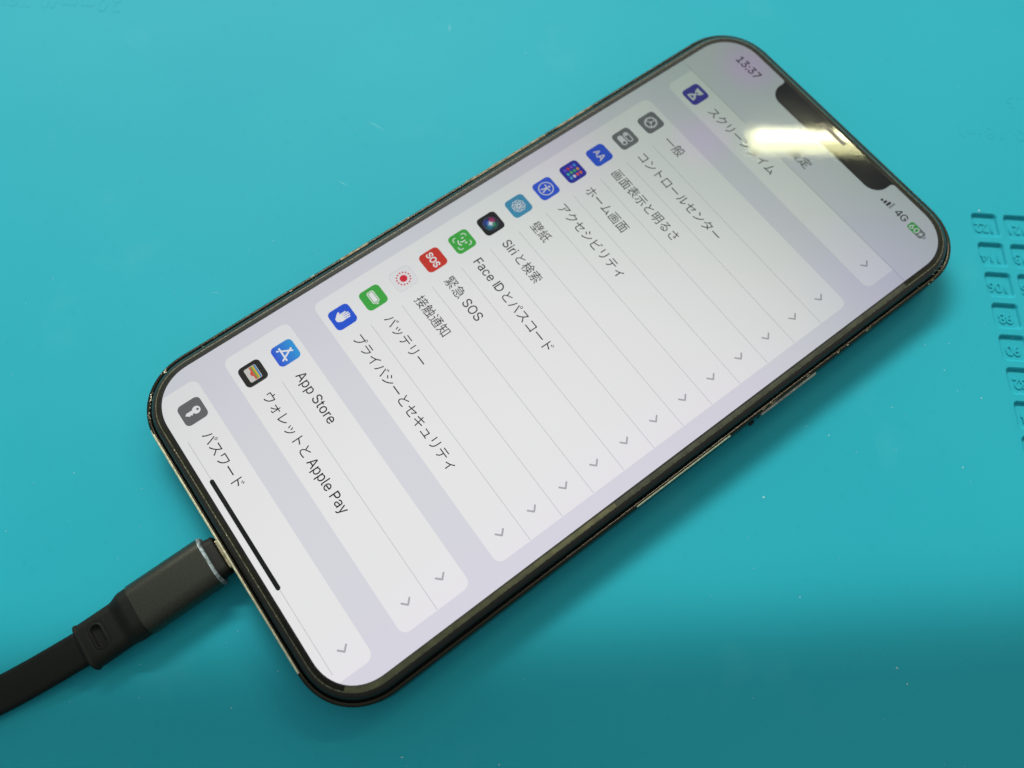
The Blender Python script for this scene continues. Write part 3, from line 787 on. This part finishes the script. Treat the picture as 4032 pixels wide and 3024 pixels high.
# strain relief with pressed oval
OV = (210.5, 1101.5)
rings = []
def lerp(a, b, t): return a + (b - a) * t
def sm(t): t = max(0, min(1, t)); return t * t * (3 - 2 * t)
ys = [1054.5 + 0.9 * k for k in range(79)]
for y in ys:
    t = sm((y - 1064) / 17)
    w = lerp(60.4, 54, t); h = lerp(34.6, 24.5, t)
    # little bead at the far end
    e = sm((y - 1118) / 3) * (1 - sm((y - 1121.5) / 3.2)); w += 2.2 * e; h += 1.5 * e
    dn = sm((y - 1121.5) / 3.2); w -= 9 * dn; h -= 6 * dn
    cz = lerp(CZ, -33.5, t)
    base = rr_pts(CX - w / 2, cz - h / 2, CX + w / 2, cz + h / 2, min(h / 2 - .05, lerp(16.6, 10.5, t)), 12)
    # resample the flat top finely: insert points between the two upper corners
    ringp = []
    m_ = len(base)
    for k in range(m_):
        a = base[k]; b = base[(k + 1) % m_]
        ringp.append(a)
        if abs(a[0] - b[0]) > 12:
            for q in range(1, 30): ringp.append((lerp(a[0], b[0], q / 30), lerp(a[1], b[1], q / 30)))
    out = []
    for x, z in ringp:
        if z > cz:
            dx = abs(x - OV[0]); dy = abs(y - OV[1])
            d = math.hypot(max(0, dx - 7.5), dy)              # stadium, long side across the cable
            z -= 4.6 * (1 - sm((d - 4.0) / 1.5))
            z += 0.9 * math.exp(-((d - 6.6) / 0.8) ** 2) - 0.9 * math.exp(-((d - 8.4) / 0.7) ** 2)
        out.append(P(x, y, z) - CL)
    rings.append(out)
loft('strain_relief', rings, M_RUBBER, cable, closed1=True)
# flat cord bending down to the mat and off the picture
rings = []
path = [(1118, 208.0, -36), (1135, 206.5, -37), (1160, 204.0, -39.5), (1185, 201.0, -42.5), (1210, 197.5, -45), (1240, 192.5, -46.6), (1280, 184, -47.2), (1340, 168, -47.4), (1420, 140, -47.4), (1540, 90, -47.4), (1700, 10, -47.4)]
for k, (y, x, z) in enumerate(path):
    a = path[max(0, k - 1)]; b = path[min(len(path) - 1, k + 1)]
    sl = -(b[1] - a[1]) / (b[0] - a[0]) * -1.0
    ringp = []
    for px, pz in rr_pts(-20.5, -6.2, 20.5, 6.2, 6.0, 8):
        L = math.hypot(1, sl)
        ringp.append(P(x + px / L, y - px * sl / L, z + pz) - CL)
    rings.append(ringp)
loft('flat_cord', rings, M_CORD, cable, closed0=True, closed1=True)

# ================================================================== SMALL THINGS ON THE MAT
def photo_pt(u, v, z=0.0):
    """point of the mat under pixel (u, v) of a 2212 x 1659 view - used once, to read positions off"""
    f = 27.57 / 36 * 2212
    d = cam.matrix_basis.to_3x3() @ Vector(((u - 1106) / f, -(v - 829.5) / f, -1))
    c = cam.location
    return c + d * ((z - c.z) / d.z)
def flakes(name, items, mat, label):
    vs, fs = [], []
    for (c, ang, L, wd) in items:
        d = Vector((math.cos(ang), math.sin(ang), 0)); q = Vector((-d.y, d.x, 0)); b = len(vs); k = 6
        for i_ in range(k):
            a = 2 * math.pi * i_ / k; rr_ = random.uniform(.6, 1.1)
            vs.append(c + d * math.cos(a) * L / 2 * rr_ + q * math.sin(a) * wd / 2 * rr_ + Vector((0, 0, .00001)))
        vs.append(c + Vector((0, 0, min(L, wd) * .35)))
        for i_ in range(k): fs.append((b + i_, b + (i_ + 1) % k, b + k))
    o = link(name, mesh(name, vs, fs), mat)
    o['kind'] = 'stuff'; o['label'] = label
    return o
it = []
seen = [(363, 1213, 6, 2), (370, 1237, 4, 2), (270, 1357, 4, 2), (735, 1408, 5, 2), (1232, 955, 6, 4), (1756, 812, 6, 4), (1790, 940, 3, 2), (1927, 880, 3, 2), (1650, 1075, 5, 5),
        (1728, 1290, 4, 2), (1938, 1443, 7, 3), (1960, 1478, 4, 3), (1078, 1652, 6, 2), (868, 1636, 8, 2), (500, 1530, 5, 2), (600, 1450, 3, 2), (2205, 850, 3, 2), (2050, 742, 3, 2),
        (1135, 115, 4, 2), (735, 560, 4, 2), (970, 60, 5, 2), (590, 520, 3, 2), (160, 1022, 3, 3), (2080, 1010, 4, 3), (2040, 800, 3, 3), (2120, 860, 3, 3), (1998, 745, 3, 3), (2115, 455, 6, 4)]
for u, v, L, wd in seen:
    it.append((photo_pt(u, v), random.uniform(0, 3.14), L * 0.000088, wd * 0.000088))
for _ in range(150):
    c = photo_pt(random.uniform(0, 2212), random.uniform(0, 1659))
    it.append((c, random.uniform(0, 3.14), random.uniform(.00008, .00028), random.uniform(.00006, .00014)))
flakes('lint_specks', it, M_FLECK, 'pale lint and dust specks scattered over the mat')
it = []
for u, v in [(500, 125), (585, 78), (660, 265), (350, 590), (675, 548), (1915, 128), (495, 1045), (398, 1228), (1570, 218), (900, 340), (1830, 160), (1360, 110), (720, 1075), (290, 53), (1590, 230), (1880, 215), (2005, 550), (560, 470)]:
    it.append((photo_pt(u, v), random.uniform(0, 3.14), random.uniform(.0002, .0004), random.uniform(.00015, .00025)))
flakes('dirt_specks', it, M_DARKFLECK, 'dark dirt specks on the mat')
def scuffs(items):
    vs, fs = [], []
    for pts, wd in items:
        q = [photo_pt(u, v) + Vector((0, 0, .00002)) for u, v in pts]
        for k, c in enumerate(q):
            d = (q[min(k + 1, len(q) - 1)] - q[max(0, k - 1)]).normalized(); nn = Vector((-d.y, d.x, 0)) * wd / 2 * (0.25 if k in (0, len(q) - 1) else 1)
            vs.extend([c + nn, c - nn])
        b = len(vs) - 2 * len(q)
        for k in range(len(q) - 1): fs.append((b + 2 * k, b + 2 * k + 1, b + 2 * k + 3, b + 2 * k + 2))
    o = link('scuff_marks', mesh('scuff_marks', vs, fs), M_SCRATCH)
    o['kind'] = 'stuff'; o['label'] = 'thin pale scuffs in the mat surface'
scuffs([([(970, 50), (973, 60), (968, 72)], .00022), ([(730, 390), (740, 396), (752, 402)], .0002), ([(545, 408), (552, 406)], .0002), ([(640, 160), (648, 165)], .00018),
        ([(790, 262), (812, 270), (832, 284)], .00022), ([(455, 633), (466, 632), (474, 634)], .00022), ([(1000, 385), (1014, 392), (1028, 406)], .00014),
        ([(225, 435), (245, 431)], .00025), ([(1928, 1442), (1936, 1450)], .00025)])
crumb = link('black_crumb', None or bpy.data.meshes.new('black_crumb'), M_GASKET)
bm = bmesh.new(); bmesh.ops.create_icosphere(bm, subdivisions=2, radius=1)
for v in bm.verts: v.co *= random.uniform(.85, 1.15)
for v in bm.verts: v.co = Vector((v.co.x * .00035, v.co.y * .0008, v.co.z * .0004))
bm.to_mesh(crumb.data); bm.free()
crumb.location = P(450.6, 363, -30); crumb.location.z = ZS - 29 * PT
crumb['label'] = 'tiny black rubber scrap stuck to the phone\'s edge just below the side button'; crumb['category'] = 'scrap'
